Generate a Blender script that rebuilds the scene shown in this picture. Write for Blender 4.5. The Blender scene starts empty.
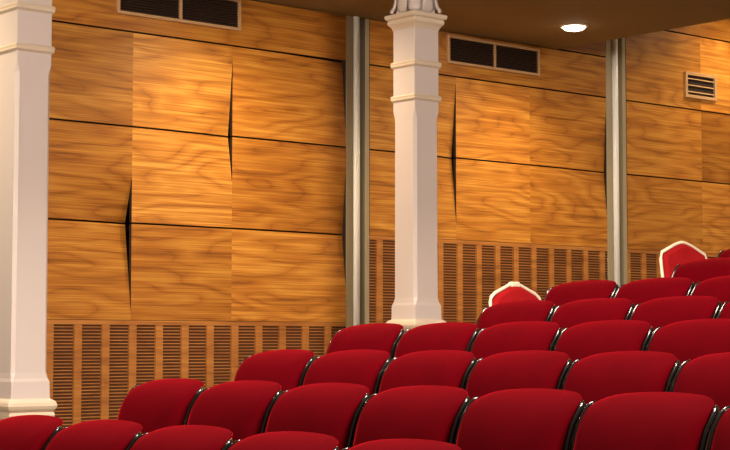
import bpy, bmesh, math, random
from mathutils import Vector, Matrix
C = bpy.context.scene.collection
scn = bpy.context.scene
R = math.radians
random.seed(7)

# ------------------------------------------------------------------ camera
cam = bpy.data.cameras.new('camera'); camo = bpy.data.objects.new('camera', cam); C.objects.link(camo)
cam.sensor_width = 36.0; cam.lens = 36.0 * 1700.2 / 730.0
cam.clip_start = 0.05; cam.clip_end = 100
camo.location = (0, 0, 1.65)
camo.rotation_euler = (R(90 + 3.956), 0, R(-40.342))
scn.camera = camo

# ------------------------------------------------------------------ world, hall light, added fills, exposure
w = bpy.data.worlds.new('world'); scn.world = w; w.use_nodes = True
w.node_tree.nodes['Background'].inputs[0].default_value = (1.0, 0.80, 0.60, 1)
w.node_tree.nodes['Background'].inputs[1].default_value = 0.16

def area(name, loc, target, size, power, col):
    l = bpy.data.lights.new(name, 'AREA'); l.shape = 'DISK'; l.size = size; l.energy = power; l.color = col
    o = bpy.data.objects.new(name, l); C.objects.link(o); o.location = loc
    o.rotation_euler = (Vector(target) - Vector(loc)).to_track_quat('-Z', 'Y').to_euler()
    return o
area('hall_ceiling_light', (4.3, 5.3, 7.4), (4.6, 5.4, 0.8), 1.6, 800, (1.0, 0.86, 0.72))
area('opposite_fill_light', (2.0, -6.5, 4.4), (8.0, 10.0, 2.6), 2.5, 1780, (1.0, 0.88, 0.74))  # unseen fill light, added to brighten the timber wall
sl = area('stage_side_fill', (-8.0, 5.6, 3.7), (6.3, 8.6, 2.7), 0.8, 35, (1.0, 0.86, 0.68))  # unseen narrow fill, added to brighten the left faces of the pillars
sl.data.spread = R(30)

scn.view_settings.view_transform = 'Standard'
scn.view_settings.look = 'None'
scn.view_settings.gamma = 1.0
scn.view_settings.use_curve_mapping = False
scn.view_settings.exposure = 0.0

# ------------------------------------------------------------------ materials
def new_mat(name):
    m = bpy.data.materials.new(name); m.use_nodes = True
    nt = m.node_tree
    return m, nt, nt.nodes['Principled BSDF']

def lin(c):
    return tuple(((v / 255) / 12.92 if v / 255 <= 0.04045 else ((v / 255 + 0.055) / 1.055) ** 2.4) for v in c) + (1,)

def simple(name, col, rough=0.5, metal=0.0, coat=0.0, noise=0.0, nscale=8.0, bump=0.0):
    m, nt, b = new_mat(name)
    b.inputs['Base Color'].default_value = lin(col)
    b.inputs['Roughness'].default_value = rough
    b.inputs['Metallic'].default_value = metal
    b.inputs['Coat Weight'].default_value = coat
    if noise or bump:
        tc = nt.nodes.new('ShaderNodeTexCoord'); n = nt.nodes.new('ShaderNodeTexNoise')
        n.inputs['Scale'].default_value = nscale; n.inputs['Detail'].default_value = 5
        nt.links.new(tc.outputs['Object'], n.inputs['Vector'])
        if noise:
            mx = nt.nodes.new('ShaderNodeMix'); mx.data_type = 'RGBA'
            c = lin(col)
            mx.inputs[6].default_value = tuple(v * (1 - noise) for v in c[:3]) + (1,)
            mx.inputs[7].default_value = tuple(min(1, v * (1 + noise)) for v in c[:3]) + (1,)
            nt.links.new(n.outputs[0], mx.inputs[0]); nt.links.new(mx.outputs[2], b.inputs['Base Color'])
        if bump:
            bp = nt.nodes.new('ShaderNodeBump'); bp.inputs['Strength'].default_value = bump; bp.inputs['Distance'].default_value = 0.003
            nt.links.new(n.outputs[0], bp.inputs['Height']); nt.links.new(bp.outputs[0], b.inputs['Normal'])
    return m

def wood(name, dark, mid, light, rough=0.38, fine=1.0):
    """horizontal veneer; grain runs along X, object colour tints each sheet"""
    m, nt, b = new_mat(name)
    N = nt.nodes.new; L = nt.links.new
    tc = N('ShaderNodeTexCoord'); oi = N('ShaderNodeObjectInfo')
    off = N('ShaderNodeVectorMath'); off.operation = 'MULTIPLY_ADD'
    L(oi.outputs['Location'], off.inputs[0]); off.inputs[1].default_value = (3.7, 0, 5.3)
    L(tc.outputs['Object'], off.inputs[2])
    # warp for cathedral figure
    mpw = N('ShaderNodeMapping'); mpw.inputs['Scale'].default_value = (0.55, 1.0, 2.4)
    L(off.outputs[0], mpw.inputs['Vector'])
    nw = N('ShaderNodeTexNoise'); nw.inputs['Scale'].default_value = 1.3; nw.inputs['Detail'].default_value = 2
    L(mpw.outputs[0], nw.inputs['Vector'])
    mul = N('ShaderNodeMath'); mul.operation = 'MULTIPLY'; mul.inputs[1].default_value = 9 * fine
    L(nw.outputs[0], mul.inputs[0])
    sn = N('ShaderNodeMath'); sn.operation = 'PINGPONG'; sn.inputs[1].default_value = 0.5
    L(mul.outputs[0], sn.inputs[0])
    # long streaks
    mps = N('ShaderNodeMapping'); mps.inputs['Scale'].default_value = (0.4, 1.0, 30 * fine)
    L(off.outputs[0], mps.inputs['Vector'])
    ns = N('ShaderNodeTexNoise'); ns.inputs['Scale'].default_value = 2.0; ns.inputs['Detail'].default_value = 4; ns.inputs['Roughness'].default_value = 0.6
    L(mps.outputs[0], ns.inputs['Vector'])
    mpb = N('ShaderNodeMapping'); mpb.inputs['Scale'].default_value = (0.5, 1.0, 8)
    L(off.outputs[0], mpb.inputs['Vector'])
    nb = N('ShaderNodeTexNoise'); nb.inputs['Scale'].default_value = 2.0; nb.inputs['Detail'].default_value = 3
    L(mpb.outputs[0], nb.inputs['Vector'])
    a1 = N('ShaderNodeMath'); a1.operation = 'MULTIPLY_ADD'; a1.inputs[1].default_value = 0.36
    pw = N('ShaderNodeMath'); pw.operation = 'POWER'; pw.inputs[1].default_value = 0.45
    L(sn.outputs[0], pw.inputs[0]); L(pw.outputs[0], a1.inputs[0])
    a2 = N('ShaderNodeMath'); a2.operation = 'MULTIPLY_ADD'; a2.inputs[1].default_value = 0.75; a2.inputs[2].default_value = -0.30
    L(ns.outputs[0], a2.inputs[0])
    a3 = N('ShaderNodeMath'); a3.operation = 'MULTIPLY_ADD'; a3.inputs[1].default_value = 0.52
    L(nb.outputs[0], a3.inputs[0]); L(a2.outputs[0], a3.inputs[2]); L(a3.outputs[0], a1.inputs[2])
    mpf = N('ShaderNodeMapping'); mpf.inputs['Scale'].default_value = (0.9, 1.0, 110 * fine)
    L(off.outputs[0], mpf.inputs['Vector'])
    nf = N('ShaderNodeTexNoise'); nf.inputs['Scale'].default_value = 1.6; nf.inputs['Detail'].default_value = 3
    L(mpf.outputs[0], nf.inputs['Vector'])
    a4 = N('ShaderNodeMath'); a4.operation = 'MULTIPLY_ADD'; a4.inputs[1].default_value = 0.7
    L(nf.outputs[0], a4.inputs[0]); a5 = N('ShaderNodeMath'); a5.operation = 'SUBTRACT'; a5.inputs[1].default_value = 0.35
    L(a1.outputs[0], a5.inputs[0]); L(a5.outputs[0], a4.inputs[2]); a1 = a4
    cr = N('ShaderNodeValToRGB')
    e = cr.color_ramp.elements
    e[0].position = 0.22; e[0].color = lin(dark)
    e[1].position = 0.80; e[1].color = lin(light)
    e2 = cr.color_ramp.elements.new(0.47); e2.color = lin(mid)
    L(a1.outputs[0], cr.inputs[0])
    mx = N('ShaderNodeMix'); mx.data_type = 'RGBA'; mx.blend_type = 'MULTIPLY'; mx.inputs[0].default_value = 1.0
    L(cr.outputs[0], mx.inputs[6]); L(oi.outputs['Color'], mx.inputs[7])
    L(mx.outputs[2], b.inputs['Base Color'])
    b.inputs['Roughness'].default_value = rough
    b.inputs['Coat Weight'].default_value = 0.12; b.inputs['Coat Roughness'].default_value = 0.35
    return m

def velvet(name, col, sheen_col, sheen=0.6):
    m, nt, b = new_mat(name)
    N = nt.nodes.new; L = nt.links.new
    tc = N('ShaderNodeTexCoord'); oi = N('ShaderNodeObjectInfo')
    ad = N('ShaderNodeVectorMath'); ad.operation = 'MULTIPLY_ADD'; ad.inputs[1].default_value = (7, 5, 3)
    L(oi.outputs['Location'], ad.inputs[0]); L(tc.outputs['Object'], ad.inputs[2])
    n = N('ShaderNodeTexNoise'); n.inputs['Scale'].default_value = 7; n.inputs['Detail'].default_value = 3
    L(ad.outputs[0], n.inputs['Vector'])
    c = lin(col)
    mx = N('ShaderNodeMix'); mx.data_type = 'RGBA'
    mx.inputs[6].default_value = tuple(v * 0.80 for v in c[:3]) + (1,)
    mx.inputs[7].default_value = tuple(v * 1.2 for v in c[:3]) + (1,)
    L(n.outputs[0], mx.inputs[0]); L(mx.outputs[2], b.inputs['Base Color'])
    n2 = N('ShaderNodeTexNoise'); n2.inputs['Scale'].default_value = 420; n2.inputs['Detail'].default_value = 2
    L(tc.outputs['Object'], n2.inputs['Vector'])
    bp = N('ShaderNodeBump'); bp.inputs['Strength'].default_value = 0.18; bp.inputs['Distance'].default_value = 0.002
    L(n2.outputs[0], bp.inputs['Height']); L(bp.outputs[0], b.inputs['Normal'])
    b.inputs['Roughness'].default_value = 0.9
    b.inputs['Specular IOR Level'].default_value = 0.03
    b.inputs['Sheen Weight'].default_value = sheen
    b.inputs['Sheen Roughness'].default_value = 0.28
    b.inputs['Sheen Tint'].default_value = lin(sheen_col)
    return m

M = {}
M['wood'] = wood('walnut_veneer', (134, 80, 30), (182, 113, 39), (222, 160, 70))
M['slat'] = wood('slatted_oak', (138, 82, 34), (172, 108, 48), (198, 134, 66), 0.45)
M['edge'] = simple('panel_edge', (34, 16, 8), 0.8)  # near-black sides, so the shade in panel gaps is put into the colour
M['void'] = simple('dark_void', (40, 22, 12), 0.95)
M['slot'] = simple('slot_felt', (92, 54, 30), 0.95, noise=0.3, nscale=20)
M['plaster'] = simple('soffit_paint', (150, 132, 88), 0.85, noise=0.05, nscale=3)
M['paint'] = simple('pillar_paint', (194, 179, 173), 0.42, noise=0.03, nscale=5, bump=0.15)
M['creampaint'] = simple('pillar_cream_paint', (200, 180, 158), 0.42, noise=0.04, nscale=6)
M['velvet'] = velvet('red_velvet', (86, 0, 8), (255, 26, 42), 0.5)
M['chairred'] = velvet('red_chair_cloth', (158, 26, 30), (255, 110, 90), 0.2)
M['black'] = simple('black_plastic', (14, 11, 11), 0.22, coat=0.4, noise=0.1)
M['iron'] = simple('black_iron', (22, 20, 20), 0.45, metal=0.3, noise=0.1)
M['cream'] = simple('cream_lacquer', (238, 218, 190), 0.35, noise=0.03)
M['steel'] = simple('grey_steel', (168, 154, 126), 0.42, metal=0.15, noise=0.08, nscale=4)
M['whitesteel'] = simple('white_steel', (252, 248, 240), 0.36, metal=0.0, coat=0.5)
M['darksteel'] = simple('dark_steel', (66, 56, 38), 0.5, metal=0.2, noise=0.1)
M['ventframe'] = simple('vent_frame_paint', (184, 142, 98), 0.45, noise=0.05)
M['louvre'] = simple('louvre_metal', (58, 40, 27), 0.5, metal=0.2, noise=0.1)
M['carpet'] = simple('aisle_carpet', (92, 66, 48), 0.95, noise=0.25, nscale=60)
M['hallplaster'] = simple('hall_plaster', (170, 140, 100), 0.85, noise=0.05, nscale=2)
m, nt, b = new_mat('lamp_glow'); b.inputs['Emission Color'].default_value = (1, 0.85, 0.62, 1); b.inputs['Emission Strength'].default_value = 14
M['glow'] = m

# ------------------------------------------------------------------ mesh helpers
def obj(name, bm, mats, parent=None, loc=(0, 0, 0), smooth=False, normals=True):
    if normals: bmesh.ops.recalc_face_normals(bm, faces=bm.faces)
    me = bpy.data.meshes.new(name); bm.to_mesh(me); bm.free()
    if not isinstance(mats, (list, tuple)): mats = [mats]
    for q in mats: me.materials.append(q)
    if smooth:
        for p in me.polygons: p.use_smooth = True
    o = bpy.data.objects.new(name, me); C.objects.link(o); o.location = loc
    if parent: o.parent = parent
    return o

def thing(name, label, cat, loc=(0, 0, 0), rz=0, group=None):
    o = bpy.data.objects.new(name, None); C.objects.link(o)
    o.empty_display_size = 0.1
    o.location = loc; o.rotation_euler = (0, 0, rz); o['label'] = label; o['category'] = cat
    if group: o['group'] = group
    return o

def tag(o, label, cat, group=None):
    o['label'] = label; o['category'] = cat
    if group: o['group'] = group
    return o

def struct(o, label=None, cat=None):
    o['kind'] = 'structure'
    if label: o['label'] = label
    if cat: o['category'] = cat
    return o

def box(bm, x0, x1, y0, y1, z0, z1, bev=0.0, mi=0):
    r = bmesh.ops.create_cube(bm, size=1)
    vs = r['verts']
    for v in vs:
        v.co = Vector(((x0 + x1) / 2 + v.co.x * (x1 - x0), (y0 + y1) / 2 + v.co.y * (y1 - y0), (z0 + z1) / 2 + v.co.z * (z1 - z0)))
    fs = list({f for v in vs for f in v.link_faces})
    for f in fs: f.material_index = mi
    if bev:
        es = list({e for v in vs for e in v.link_edges})
        bmesh.ops.bevel(bm, geom=es, offset=bev, segments=2, profile=0.5, affect='EDGES')

def loft(bm, secs, close=True):
    """secs: list of rings (lists of Vector, equal length)"""
    rings = [[bm.verts.new(p) for p in s] for s in secs]
    n = len(rings[0])
    for a, b_ in zip(rings, rings[1:]):
        for i in range(n):
            j = (i + 1) % n
            bm.faces.new((a[i], a[j], b_[j], b_[i]))
    if close:
        bm.faces.new(rings[0][::-1]); bm.faces.new(rings[-1])

def sq(z, h, c=0.0, cx=0, cy=0):
    c = max(c, 0.0015)
    pts = [(h, -h + c), (h, h - c), (h - c, h), (-h + c, h), (-h, h - c), (-h, -h + c), (-h + c, -h), (h - c, -h)]
    return [Vector((cx + x, cy + y, z)) for x, y in pts]

def tube(bm, pts, r, n=8, flat=None):
    """round bar along points; r a number or list"""
    pts = [Vector(p) for p in pts]
    rs = r if isinstance(r, (list, tuple)) else [r] * len(pts)
    secs = []
    up = Vector((0.13, 0.31, 0.94))
    for i, p in enumerate(pts):
        t = (pts[min(i + 1, len(pts) - 1)] - pts[max(i - 1, 0)]).normalized()
        a = t.cross(up)
        if a.length < 0.1: a = t.cross(Vector((1, 0, 0)))
        a.normalize(); b_ = t.cross(a).normalized()
        secs.append([p + (a * math.cos(2 * math.pi * k / n) + b_ * math.sin(2 * math.pi * k / n)) * rs[i] for k in range(n)])
    loft(bm, secs)

def disc(bm, z0, z1, prof, n=40, cx=0, cy=0):
    """lathe: prof list of (r,z)"""
    secs = [[Vector((cx + max(r, 0.0005) * math.cos(2 * math.pi * k / n), cy + max(r, 0.0005) * math.sin(2 * math.pi * k / n), z)) for k in range(n)] for r, z in prof]
    loft(bm, secs)

# ------------------------------------------------------------------ levels of the raked floor
WALL = 10.0
ROWS = [  # X of backrest top, Z of its top corner, Y of the right corner of the aisle-side seat, seats in view
    (3.291, 1.339, 5.659, 5),
    (4.212, 1.463, 6.045, 7),
    (5.047, 1.589, 6.325, 6),
    (5.813, 1.724, 6.545, 5),
    (6.649, 1.854, 6.270, 4),
    (7.428, 1.988, 6.509, 3),
    (8.250, 2.135, 6.215, 2),
    (9.050, 2.262, 6.500, 1),
]
TIP = 0.86
FL = [(x, z - TIP) for x, z, _, _ in ROWS]
SOFFIT = 4.175
SOFX = 10.68

def floor_mesh():
    bm = bmesh.new()
    lv = [(-4.0, 0.0), (0.45, 0.085), (1.27, 0.215), (2.09, 0.345)] + [(x - 0.53, z) for x, z in FL]
    lv += [(9.85 - 0.53, 1.53), (10.65 - 0.53, 1.66)]
    lv.append((15.0, None))
    for (xa, z), (xb, _) in zip(lv, lv[1:]):
        box(bm, xa, xb, -3.0, 7.12, -0.4, z)
    la = [(-4.0, 0.0), (0.8, 0.085), (1.65, 0.215), (2.45, 0.345)] + [(x, z) for x, z in FL]
    la += [(9.85, 1.53), (10.65, 1.66), (15.0, None)]
    for (xa, z), (xb, _) in zip(la, la[1:]):
        box(bm, xa, xb, 7.12, WALL + 0.2, -0.4, z)
    return bm
struct(obj('floor', floor_mesh(), M['carpet']))

# ------------------------------------------------------------------ timber wall
bm = bmesh.new(); box(bm, -4, 15.0, WALL + 0.18, WALL + 0.4, -0.4, 6.6)
wall = struct(obj('wall_left', bm, M['void']))

S0, S1, S2, S3, S4 = 4.512, 3.813, 3.148, 2.476, 1.800
GAP = 0.0062

def panel(x0, x1, z0, z1, tone, rec=()):
    """rec: list of (node 'b' or 't', depth, reach) pulling the right edge back into the wall"""
    cx, cz = (x0 + x1) / 2, (z0 + z1) / 2
    z0 += GAP; z1 -= GAP
    nx, nz = 14, 22
    bm = bmesh.new()
    def dep(u, v):
        d = 0
        for nd, q, reach in rec:
            t = v if nd == 'b' else 1 - v
            g = max(0, 1 - t / reach)
            d += q * g * (u ** 2.4)
        return d
    F, B = [], []
    for j in range(nz + 1):
        fr, br = [], []
        for i in range(nx + 1):
            u, v = i / nx, j / nz
            x = x0 + (x1 - x0) * u - cx; z = z0 + (z1 - z0) * v - cz; y = dep(u, v)
            fr.append(bm.verts.new((x, y, z))); br.append(bm.verts.new((x, y + 0.03, z)))
        F.append(fr); B.append(br)
    for j in range(nz):
        for i in range(nx):
            f = bm.faces.new((F[j][i], F[j][i + 1], F[j + 1][i + 1], F[j + 1][i])); f.smooth = True
            f = bm.faces.new((B[j][i], B[j + 1][i], B[j + 1][i + 1], B[j][i + 1])); f.material_index = 1
    rim = [F[0][i] for i in range(nx + 1)] + [F[j][nx] for j in range(1, nz + 1)] + [F[nz][i] for i in range(nx - 1, -1, -1)] + [F[j][0] for j in range(nz - 1, 0, -1)]
    rib = [B[0][i] for i in range(nx + 1)] + [B[j][nx] for j in range(1, nz + 1)] + [B[nz][i] for i in range(nx - 1, -1, -1)] + [B[j][0] for j in range(nz - 1, 0, -1)]
    rim = [bm.verts.new(v.co) for v in rim]; rib = [bm.verts.new(v.co) for v in rib]
    for k in range(len(rim)):
        l = (k + 1) % len(rim)
        f = bm.faces.new((rim[k], rib[k], rib[l], rim[l])); f.material_index = 1
    o = obj('wood_panel', bm, [M['wood'], M['edge']], wall, (cx, WALL, cz), normals=False)
    o.color = (tone[0], tone[1], tone[2], 1)
    return o

def T(v, warm=0.0):
    v *= 0.95
    return (v * (1 + 0.05 * warm), v * (1 - 0.02 * warm), v * (1 - 0.2 * warm))
A = [5.55, 6.372, 7.226, 8.300]
Bx = [8.540, 9.464, 10.322, 11.290]
Cx = [11.562, 12.617, 13.55, 14.6]
# bay one
panel(A[0], A[3], S1, SOFFIT, T(0.78, 1.1))
panel(A[0], A[1], S2, S1, T(0.80)); panel(A[1], A[2], S2, S1, T(1.14, -0.5), [('b', 0.055, 0.85)]); panel(A[2], A[3], S2, S1, T(0.96, 0.8), [('t', 0.045, 0.9)])
panel(A[0], A[1], S3, S2, T(0.72, 0.8), [('b', 0.085, 0.48)]); panel(A[1], A[2], S3, S2, T(1.12, -0.4), [('t', 0.055, 0.5)]); panel(A[2], A[3], S3, S2, T(0.86, 1), [('b', 0.045, 0.75)])
panel(A[0], A[1], S4, S3, T(0.86, 0.4), [('t', 0.085, 0.92)]); panel(A[1], A[2], S4, S3, T(0.84, 0.7)); panel(A[2], A[3], S4, S3, T(1.04, 0.3), [('t', 0.045, 0.6)])
# bay two
panel(Bx[0], Bx[3], S1, SOFFIT, T(0.80, 0.8))
panel(Bx[0], Bx[1], S2, S1, T(0.94), [('b', 0.055, 0.95)]); panel(Bx[1], Bx[2], S2, S1, T(1.02, 0.5)); panel(Bx[2], Bx[3], S2, S1, T(0.86, 1.0), [('b', 0.035, 0.9)])
panel(Bx[0], Bx[1], S3, S2, T(0.96, 0.2), [('t', 0.055, 0.8)]); panel(Bx[1], Bx[2], S3, S2, T(1.02, 0.3)); panel(Bx[2], Bx[3], S3, S2, T(0.92, 0.8), [('t', 0.035, 0.6)])
# bay three
panel(Cx[0], Cx[1], S0, 5.2, T(0.6, 1.4)); panel(Cx[1], Cx[2], S0, 5.2, T(0.6, 1.4)); panel(Cx[2], Cx[3], S0, 5.2, T(0.6, 1.4))
panel(Bx[2] + 0.40, Bx[3], SOFFIT, 5.2, T(0.7, 1))
panel(Cx[0], Cx[1], S1, S0, T(0.86)); panel(Cx[1], Cx[2], S1, S0, T(1.06, 0.3)); panel(Cx[2], Cx[3], S1, S0, T(0.9, 0.3))
panel(Cx[0], Cx[1], S2, S1, T(0.90, 0.4)); panel(Cx[1], Cx[2], S2, S1, T(0.60, 1.2)); panel(Cx[2], Cx[3], S2, S1, T(0.9, 0.3))
panel(Cx[0], Cx[1], S3, S2, T(0.84, 0.6)); panel(Cx[1], Cx[2], S3, S2, T(0.96, 0.3)); panel(Cx[2], Cx[3], S3, S2, T(0.9, 0.3))

def grille(x0, x1, ztop, zbot, first, pitch, dark):
    """slatted ventilation skirt: horizontal slats crossed by plain stiles"""
    cx = (x0 + x1) / 2
    bm = bmesh.new()
    y0 = 0.0
    box(bm, x0 - cx, x1 - cx, y0, y0 + 0.02, ztop - 0.028 - zbot, ztop + GAP - 0.003 - zbot)
    z = ztop - 0.028 - 0.013
    while z > zbot + 0.03:
        box(bm, x0 - cx, x1 - cx, y0 + 0.007, y0 + 0.018, z - 0.0072 - zbot, z - zbot)
        z -= 0.0225
    box(bm, x0 - cx, x1 - cx, y0, y0 + 0.02, 0, z + 0.001 - zbot)
    x = x0
    e = first
    while x < x1:
        xe = min(e, x1)
        if xe - x > 0.004: box(bm, x - cx, xe - cx, y0, y0 + 0.02, 0.0, ztop - 0.03 - zbot)
        x = e + dark; e = x + pitch - dark
    o = obj('slatted_panel', bm, M['slat'], wall, (cx, WALL, zbot)); o.color = (0.95, 0.93, 0.9, 1)
    bm = bmesh.new(); box(bm, x0 - cx, x1 - cx, 0.024, 0.03, 0.0, ztop - 0.03 - zbot)
    obj('slot_backing', bm, M['slot'], o)
grille(A[0], A[3], S4, 0.60, 5.770, 0.2172, 0.160)
grille(Bx[0], Bx[3], S3, 1.10, 8.460, 0.2150, 0.160)
grille(Cx[0], Cx[3], S3, 1.60, 11.595, 0.2150, 0.160)

# ------------------------------------------------------------------ ceilings
bm = bmesh.new(); box(bm, -4, SOFX, 7.2, WALL + 0.18, SOFFIT, SOFFIT + 0.25)
struct(obj('ceiling', bm, M['plaster']))
bm = bmesh.new(); box(bm, SOFX, 15, 7.2, WALL + 0.18, 5.2, 5.4)
struct(obj('ceiling_upper', bm, M['plaster']))
bm = bmesh.new(); box(bm, SOFX - 0.12, SOFX, 7.2, WALL + 0.18, SOFFIT + 0.25, 5.4)
struct(obj('trim_soffit_end', bm, M['plaster']))
bm = bmesh.new(); box(bm, 15.0, 15.2, -3, WALL + 0.4, -0.4, 8.6)
struct(obj('wall_right', bm, M['hallplaster']))

# ------------------------------------------------------------------ steel wall posts
def steel_post(xa, xb, ztop, zbot, label):
    t = thing('steel_post', label, 'post', (xa, WALL, zbot), 0, 'steel posts between wood bays')
    h = ztop - zbot; wd = xb - xa
    bm = bmesh.new(); box(bm, 0, wd * 0.31, 0.0, 0.15, 0, h, 0.004)
    obj('side_channel', bm, M['steel'], t)
    bm = bmesh.new(); box(bm, -0.0035, -0.0005, 0.004, 0.15, 0, h)  # dark strip standing in for shade where the panel meets the post
    obj('shade_strip', bm, M['edge'], t)
    bm = bmesh.new(); 
    rb = wd * 0.12; xc = wd * 0.445
    prof = [(xc + rb, 0.15)] + [(xc + rb * math.cos(a), 0.0 - 0.8 * rb * math.sin(a)) for a in [math.pi * k / 20 for k in range(21)]] + [(xc - rb, 0.15)]
    loft(bm, [[Vector((px, py, z)) for px, py in prof] for z in (0, h)])
    for f in bm.faces: f.smooth = len(f.verts) == 4 and abs(f.normal.z) < 0.5
    o = obj('white_bar', bm, M['whitesteel'], t); o['label'] = 'bright white vertical bar'
    bm = bmesh.new(); box(bm, wd * 0.565, wd * 0.82, 0.06, 0.15, 0, h)
    obj('recessed_web', bm, M['darksteel'], t)
    bm = bmesh.new(); box(bm, wd * 0.82, wd * 1.0, 0.0, 0.15, 0, h, 0.004)
    obj('edge_strip', bm, M['steel'], t)
steel_post(5.306, 5.546, SOFFIT - 0.002, 0.70, 'steel post hidden behind the near white pillar')
steel_post(8.304, 8.538, SOFFIT - 0.002, 1.14, 'tall white and grey steel post just left of the middle pillar')
steel_post(11.294, 11.558, 5.19, 1.67, 'tall white and grey steel post right of the lit ceiling lamp')

# ------------------------------------------------------------------ air vents
def vent(xa, xb, za, zb, cells, label, fw=0.023, nl=10, open_band=False):
    t = thing('air_vent', label, 'vent', ((xa + xb) / 2, WALL - 0.012, za), 0, 'air vents at the top of the wood wall')
    wd = xb - xa; h = zb - za
    bm = bmesh.new()
    box(bm, -wd / 2, wd / 2, -0.012, 0.012, 0, fw, 0.003); box(bm, -wd / 2, wd / 2, -0.012, 0.012, h - fw, h, 0.003)
    xs = [-wd / 2 + (wd - fw) * k / cells for k in range(cells + 1)]
    for x in xs: box(bm, x, x + fw, -0.0118, 0.0118, fw * 0.5, h - fw * 0.5, 0.003)
    obj('frame', bm, M['ventframe'], t)
    bm = bmesh.new(); box(bm, -wd / 2 + 0.005, wd / 2 - 0.005, 0.0095, 0.0112, 0.005, h - 0.005)
    obj('backing', bm, M['void'], t)
    for k in range(cells):
        bm = bmesh.new()
        x0 = xs[k] + fw; x1 = xs[k + 1]
        for q in range(nl):
            z = fw + (h - 2 * fw) * (q + 0.5) / nl
            vs = [bm.verts.new(p) for p in ((x0, -0.008, z - 0.007), (x1, -0.008, z - 0.007), (x1, 0.006, z + 0.005), (x0, 0.006, z + 0.005),
                                            (x0, -0.007, z - 0.009), (x1, -0.007, z - 0.009), (x1, 0.007, z + 0.003), (x0, 0.007, z + 0.003))]
            for f in ((0, 1, 2, 3), (7, 6, 5, 4), (0, 4, 5, 1), (1, 5, 6, 2), (2, 6, 7, 3), (3, 7, 4, 0)): bm.faces.new([vs[i] for i in f])
        obj('louvre', bm, M['louvre'] if not open_band else M['ventframe'], t)
vent(6.228, 7.285, 3.925, 4.162, 2, 'double louvred air vent at the top left beside the near pillar')
vent(9.361, 10.431, 3.912, 4.146, 2, 'double louvred air vent right of the middle pillar, under the soffit')
vent(12.372, 12.830, 3.918, 4.160, 1, 'small single air vent high on the far right wood panels', 0.03, 3, True)

# ------------------------------------------------------------------ downlights
def downlight(x, y, z, label, power):
    t = thing('ceiling_downlight', label, 'ceiling lamp', (x, y, z), 0, 'recessed downlights along the wood wall')
    bm = bmesh.new(); disc(bm, 0, 0, [(0.088, -0.0005), (0.115, -0.0005), (0.115, -0.006), (0.105, -0.012), (0.092, -0.010), (0.088, -0.0005)], 40)
    obj('trim_ring', bm, M['cream'], t, smooth=True)
    bm = bmesh.new(); disc(bm, 0, 0, [(0.001, -0.002), (0.092, -0.002), (0.092, -0.012), (0.075, -0.028), (0.04, -0.038), (0.001, -0.041)], 32)
    obj('lens', bm, M['glow'], t, smooth=True)
    l = bpy.data.lights.new('downlight_beam', 'SPOT'); l.energy = power; l.color = (1.0, 0.80, 0.50)
    l.spot_size = R(150); l.spot_blend = 1.0; l.shadow_soft_size = 0.09
    o = bpy.data.objects.new('downlight_beam', l); C.objects.link(o); o.location = (0, 0, -0.06); o.parent = t
downlight(3.98, 9.17, SOFFIT, 'recessed ceiling downlight left of the large near pillar, beyond the frame', 205)
downlight(6.98, 9.17, SOFFIT, 'recessed ceiling downlight above the left wood bay, beyond the frame', 205)
downlight(9.98, 9.17, SOFFIT, 'lit round recessed downlight in the brown soffit', 205)
downlight(12.98, 9.17, 5.2, 'recessed ceiling downlight above the right wood bay, beyond the frame', 240)

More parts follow.
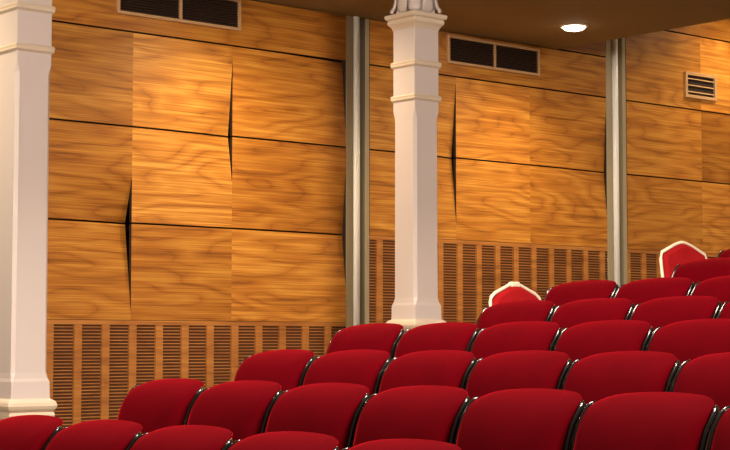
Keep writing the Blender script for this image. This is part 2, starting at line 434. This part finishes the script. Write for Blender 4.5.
# ------------------------------------------------------------------ pillars
def pillar(cx, cy, floor_z, zb, label):
    """zb = top of base mouldings"""
    t = thing('pillar', label, 'pillar', (cx, cy, floor_z), 0, 'white painted pillars')
    f = floor_z
    bm = bmesh.new()
    loft(bm, [sq(0, 0.14), sq(zb - 0.11 - f, 0.14)])
    obj('plinth', bm, M['paint'], t)
    bm = bmesh.new()
    pr = [(-0.11, 0.132), (-0.105, 0.142), (-0.085, 0.144), (-0.072, 0.140), (-0.068, 0.134), (-0.062, 0.141), (-0.052, 0.149), (-0.036, 0.154), (-0.018, 0.150), (-0.006, 0.141), (0.0, 0.128), (0.008, 0.12)]
    loft(bm, [sq(zb + a - f, h, 0.004) for a, h in pr])
    obj('base_moulding', bm, M['creampaint'], t)
    bm = bmesh.new()
    loft(bm, [sq(zb + 0.004 - f, 0.122, 0.003), sq(zb + 0.10 - f, 0.120, 0.003), sq(zb + 0.118 - f, 0.115, 0.010), sq(zb + 0.15 - f, 0.112, 0.019),
              sq(3.17 - f, 0.110, 0.019), sq(3.205 - f, 0.111, 0.010), sq(3.225 - f, 0.111, 0.003), sq(3.80 - f, 0.110, 0.003)])
    obj('shaft', bm, M['paint'], t)
    for z in (3.303, 3.536):
        bm = bmesh.new()
        loft(bm, [sq(z - 0.012 - f, 0.113), sq(z - f, 0.125, 0.004), sq(z + 0.01 - f, 0.124, 0.005), sq(z + 0.022 - f, 0.127, 0.005), sq(z + 0.03 - f, 0.123, 0.004), sq(z + 0.034 - f, 0.113)])
        obj('collar_moulding', bm, M['creampaint'], t)
    bm = bmesh.new()
    ab = [(3.79, 0.1135), (3.805, 0.119), (3.818, 0.128), (3.83, 0.139), (3.846, 0.141), (3.851, 0.137), (3.858, 0.138), (3.866, 0.151), (3.884, 0.155), (3.893, 0.152), (3.897, 0.12)]
    loft(bm, [sq(z - f, h, 0.003) for z, h in ab])
    obj('abacus', bm, M['creampaint'], t)['label'] = 'cream moulded cap'
    # leafy capital up to the soffit
    bm = bmesh.new()
    core = [(3.895, 0.110), (3.93, 0.106), (4.0, 0.107), (4.08, 0.118), (4.13, 0.142), (SOFFIT - 0.002, 0.150)]
    loft(bm, [sq(z - f, h, 0.03) for z, h in core])
    cap = obj('capital', bm, M['paint'], t)
    for k in range(4):
        a = math.pi / 4 + k * math.pi / 2
        d = Vector((math.cos(a), math.sin(a), 0)); s = Vector((-d.y, d.x, 0))
        bm = bmesh.new()
        # scroll leaf on the corner: foot curl then rising outward
        path = [(0.146, 3.902), (0.160, 3.902), (0.166, 3.914), (0.160, 3.930), (0.146, 3.945), (0.136, 3.98), (0.136, 4.03), (0.150, 4.08), (0.180, 4.125), (0.200, 4.16)]
        wid = [0.030, 0.038, 0.042, 0.044, 0.046, 0.046, 0.046, 0.046, 0.044, 0.036]
        secs = []
        for (r_, z), w_ in zip(path, wid):
            secs.append([d * r_ + s * (w_ * c) + d * (0.012 * e_) + Vector((0, 0, z - f + 0.006 * e_)) for c, e_ in ((-1, 0), (-0.6, 0.7), (0, 1.2), (0.6, 0.7), (1, 0), (0.5, -0.8), (-0.5, -0.8))])
        loft(bm, secs)
        obj('leaf_scroll', bm, M['paint'], cap, smooth=True)
    for k in range(4):
        a = k * math.pi / 2
        d = Vector((math.cos(a), math.sin(a), 0)); s = Vector((-d.y, d.x, 0))
        bm = bmesh.new()
        path = [(0.100, 3.90), (0.118, 3.93), (0.120, 3.97), (0.122, 4.02), (0.138, 4.06), (0.150, 4.075), (0.146, 4.06)]
        wid = [0.050, 0.062, 0.060, 0.052, 0.036, 0.018, 0.006]
        secs = []
        for (r_, z), w_ in zip(path, wid):
            secs.append([d * r_ + s * (w_ * c) + d * (0.01 * e_) + Vector((0, 0, z - f)) for c, e_ in ((-1, 0), (-0.5, 0.9), (0, 0.5), (0.5, 0.9), (1, 0), (0, -0.8))])
        loft(bm, secs)
        obj('acanthus_leaf', bm, M['paint'], cap, smooth=True)
pillar(4.752, 8.60, FL[1][1], 1.332, 'large white square pillar at the left edge of the photo')
pillar(7.763, 8.60, FL[5][1], 1.802, 'slim white square pillar in the middle, with moulded capital')

# ------------------------------------------------------------------ theatre seats
HW = 0.2590           # half width of the shell
ZB, ZT = 0.40, 0.885 # backrest bottom and crown
RX, RZ = 0.085, 0.036
ARCH = 0.020
def shell_x(z):
    h = z - ZB
    return 0.06 + 0.15 * h + 0.135 * math.exp(-max(0, ZT - z) / 0.060)
XTIP = 0.192

def outline(grow=0.0, top=0.0, n=12):
    """right side from the bottom up to the crown centre, as (half width, z)"""
    pts = []
    for k in range(8): pts.append((HW + grow - 0.012 * (1 - k / 8) ** 2, ZB + (ZT - RZ - ARCH - ZB) * k / 8))
    def arch(w_): return ZT + top - ARCH * (w_ / HW) ** 2
    for k in range(n + 1):
        a = math.pi / 2 * k / n
        w_ = HW + grow - RX + RX * math.cos(a)
        pts.append((w_, arch(w_) - RZ + RZ * math.sin(a)))
    w0 = HW + grow - RX
    for k in range(1, 9):
        w_ = w0 * (1 - k / 8); pts.append((w_, arch(w_)))
    return pts
def wid_at(z, prof):
    for (w0, z0), (w1, z1) in zip(prof, prof[1:]):
        if z0 <= z <= z1 and z1 > z0: return w0 + (w1 - w0) * (z - z0) / (z1 - z0)
    return prof[-1][0]

def cushion_bm():
    prof = outline(-0.009, 0.004)
    full = [(w_, z) for w_, z in prof] + [(-w_, z) for w_, z in prof[::-1]]
    def dist(y, z):
        best = 9
        for (a, b_), (c, d) in zip(full, full[1:] + full[:1]):
            L2 = (c - a) ** 2 + (d - b_) ** 2
            if L2 == 0: continue
            t = max(0, min(1, ((y - a) * (c - a) + (z - b_) * (d - b_)) / L2))
            best = min(best, math.hypot(y - a - t * (c - a), z - b_ - t * (d - b_)))
        return best
    bm = bmesh.new()
    NU, NV = 30, 26
    zt = prof[-1][1]
    F = []; G = []
    for j in range(NV + 1):
        v = math.sin(math.pi / 2 * j / NV)
        z = ZB + 0.01 + (zt - ZB - 0.01) * v
        hw = max(0.012, wid_at(z, prof))
        row = []; back = []
        for i in range(NU + 1):
            u = math.sin(math.pi / 2 * (2 * i / NU - 1))
            y = hw * u
            d = dist(y, z)
            q = min(1, d / 0.075)
            off = 0.004 + 0.046 * math.sqrt(max(0, 1 - (1 - q) ** 2)) + 0.014 * (1 - u * u) * math.sin(math.pi * min(1, v))
            row.append(bm.verts.new((shell_x(z) - off, y, z)))
            back.append(bm.verts.new((shell_x(z) + 0.004, y * 0.98, z - 0.004 * v)))
        F.append(row); G.append(back)
    for j in range(NV):
        for i in range(NU):
            bm.faces.new((F[j][i], F[j][i + 1], F[j + 1][i + 1], F[j + 1][i]))
            bm.faces.new((G[j][i], G[j + 1][i], G[j + 1][i + 1], G[j][i + 1]))
    rim = [F[0][i] for i in range(NU + 1)] + [F[j][NU] for j in range(1, NV + 1)] + [F[NV][i] for i in range(NU - 1, -1, -1)] + [F[j][0] for j in range(NV - 1, 0, -1)]
    rib = [G[0][i] for i in range(NU + 1)] + [G[j][NU] for j in range(1, NV + 1)] + [G[NV][i] for i in range(NU - 1, -1, -1)] + [G[j][0] for j in range(NV - 1, 0, -1)]
    for k in range(len(rim)):
        l = (k + 1) % len(rim); bm.faces.new((rim[k], rib[k], rib[l], rim[l]))
    return bm

def shell_bm():
    prof = outline(0.0, -0.012)
    bm = bmesh.new()
    zs = sorted({z for _, z in prof})
    secs = []
    NU = 10
    for z in zs:
        hw = max(0.008, wid_at(z, prof))
        x = shell_x(z)
        ring = [Vector((x - 0.002, hw * (2 * i / NU - 1), z)) for i in range(NU + 1)]
        ring += [Vector((x + 0.024 + 0.012 * (1 - (2 * i / NU - 1) ** 2), hw * 0.985 * (2 * i / NU - 1), z)) for i in range(NU, -1, -1)]
        secs.append(ring)
    loft(bm, secs)
    return bm

def trim_bm(sgn):
    prof = outline(0.0, 0.0)
    pts = [(shell_x(z) - 0.004, sgn * (w_ + 0.003), z) for w_, z in prof[:14]]
    bm = bmesh.new()
    n = len(pts)
    rs = [0.0098] * n
    rs[-1] = 0.004; rs[-2] = 0.0065
    tube(bm, pts, rs, 10)
    return bm

def seat_proto():
    t = thing('theatre_seat', '', 'seat')
    obj('back_cushion', cushion_bm(), M['velvet'], t, smooth=True)
    sh = obj('back_shell', shell_bm(), M['black'], t, smooth=True)
    for s in (-1, 1):
        obj('edge_trim', trim_bm(s), M['black'], sh, smooth=True)
    # tipped-up seat
    bm = bmesh.new()
    secs = []
    for k, (z, d, hw) in enumerate([(0.27, 0.05, 0.19), (0.29, 0.085, 0.215), (0.36, 0.10, 0.222), (0.50, 0.10, 0.222), (0.585, 0.09, 0.215), (0.61, 0.055, 0.19)]):
        x = -0.06 + (z - 0.27) * 0.10
        secs.append([Vector((x + d * math.cos(a) * 0.5, math.copysign(abs(math.sin(a)) ** 0.35, math.sin(a)) * hw, z)) for a in [2 * math.pi * q / 24 for q in range(24)]])
    loft(bm, secs)
    obj('seat_cushion', bm, M['velvet'], t, smooth=True)
    bm = bmesh.new(); box(bm, -0.145, -0.122, -0.215, 0.215, 0.28, 0.60, 0.01)
    sp = obj('seat_pan', bm, M['black'], t); 
    for s in (-1, 1):
        bm = bmesh.new()
        box(bm, -0.02, 0.04, s * 0.245 - 0.012, s * 0.245 + 0.012, 0.0, 0.48, 0.004)
        box(bm, -0.12, 0.12, s * 0.245 - 0.013, s * 0.245 + 0.013, 0.0, 0.03, 0.004)
        box(bm, 0.02, 0.085, s * 0.245 - 0.010, s * 0.245 + 0.010, 0.38, 0.50, 0.004)
        obj('leg', bm, M['iron'], t)
    return t

def copy_tree(o, parent=None):
    c = o.copy(); C.objects.link(c)
    if parent: c.parent = parent
    for ch in list(o.children): copy_tree(ch, c)
    return c

proto = seat_proto()
ORD = ['first', 'second', 'third', 'fourth', 'fifth', 'sixth', 'seventh']
RN = ['front row, at the photo bottom', 'second row from the bottom', 'third row from the bottom', 'fourth row from the bottom',
      'fifth row from the bottom', 'sixth row from the bottom', 'seventh row from the bottom', 'topmost row']
firstseat = True
for r_, (X, Z, Y0, n) in enumerate(ROWS):
    for i in range(n):
        if firstseat: s = proto; firstseat = False
        else: s = copy_tree(proto)
        s.location = (X - XTIP, Y0 - 0.55 * i + HW - 0.004, Z - TIP)
        if n == 1: lab = 'red velvet theatre seat in the topmost row at the right edge'
        else: lab = 'red theatre seat, %s from left in the %s' % (ORD[i], RN[r_])
        s['label'] = lab; s['group'] = 'red theatre seats in raked rows'

# ------------------------------------------------------------------ banquet chairs in the aisle
def banquet_chair(x, y, z, rz, label, half, grip, k=1.0):
    t = thing('banquet_chair', label, 'chair', (x, y, z), rz, 'cream framed banquet chairs in the aisle')
    # local: faces -Y, back at y=0
    def bk(zz): return 0.10 * (zz - 0.45) * k
    half = [(a * k, b_ * k) for a, b_ in half]
    pts = [(-a, bk(b_), b_) for a, b_ in half] + [(a, bk(b_), b_) for a, b_ in half[-2::-1]]
    bm = bmesh.new(); tube(bm, pts, 0.0118, 10)
    fr = obj('back_frame', bm, M['cream'], t, smooth=True)
    if grip:
     bm = bmesh.new(); box(bm, -0.04, 0.04, bk(0.92 * k) - 0.018, bk(0.92 * k) + 0.018, 0.882 * k, 0.918 * k, 0.008)
     obj('hand_grip', bm, M['cream'], fr)
    bm = bmesh.new()
    ring = [(-a * 0.94, b_ - 0.012) for a, b_ in half] + [(a * 0.94, b_ - 0.012) for a, b_ in half[-2::-1]]
    secs = []
    for off, sc in ((0.016, 0.95), (0.012, 1.0), (-0.014, 1.0), (-0.03, 0.9), (-0.036, 0.7)):
        cz = 0.68 * k
        secs.append([Vector((a * sc, bk(b_) + off, cz + (b_ - cz) * sc)) for a, b_ in ring])
    loft(bm, secs)
    obj('back_pad', bm, M['chairred'], t, smooth=False)
    bm = bmesh.new()
    secs = []
    for z_, s_ in ((0.425, 0.95), (0.43, 1.0), (0.46, 1.0), (0.475, 0.96), (0.482, 0.85)):
        secs.append([Vector((math.copysign(abs(math.cos(a)) ** 0.4, math.cos(a)) * 0.205 * s_ * k, -0.20 + math.copysign(abs(math.sin(a)) ** 0.4, math.sin(a)) * 0.20 * s_, z_ * k)) for a in [2 * math.pi * (q + 0.5) / 28 for q in range(28)]])
    loft(bm, secs)
    obj('seat', bm, M['chairred'], t, smooth=True)
    for sx in (-1, 1):
        bm = bmesh.new(); tube(bm, [(sx * 0.195 * k, -0.36, 0.425 * k), (sx * 0.20 * k, -0.385, 0.0)], 0.0125, 10)
        obj('leg', bm, M['cream'], t, smooth=True)
        bm = bmesh.new(); tube(bm, [(sx * 0.205 * k, bk(0.44 * k), 0.45 * k), (sx * 0.205 * k, 0.0, 0.36 * k), (sx * 0.21 * k, 0.06, 0.0)], 0.0125, 10)
        obj('leg', bm, M['cream'], t, smooth=True)
banquet_chair(7.945, 7.80, FL[5][1], 0, 'cream framed red banquet chair right of the middle pillar',
              [(0.21, 0.44), (0.236, 0.70), (0.232, 0.785), (0.222, 0.815), (0.185, 0.842), (0.05, 0.896), (0.0, 0.900)], True)
banquet_chair(9.45, 7.62, FL[7][1], 0, 'cream framed red banquet chair beside the top rows at far right',
              [(0.23, 0.44), (0.24, 0.70), (0.24, 0.80), (0.225, 0.842), (0.09, 0.895), (0.03, 0.912), (0.0, 0.915)], False, 1.04)
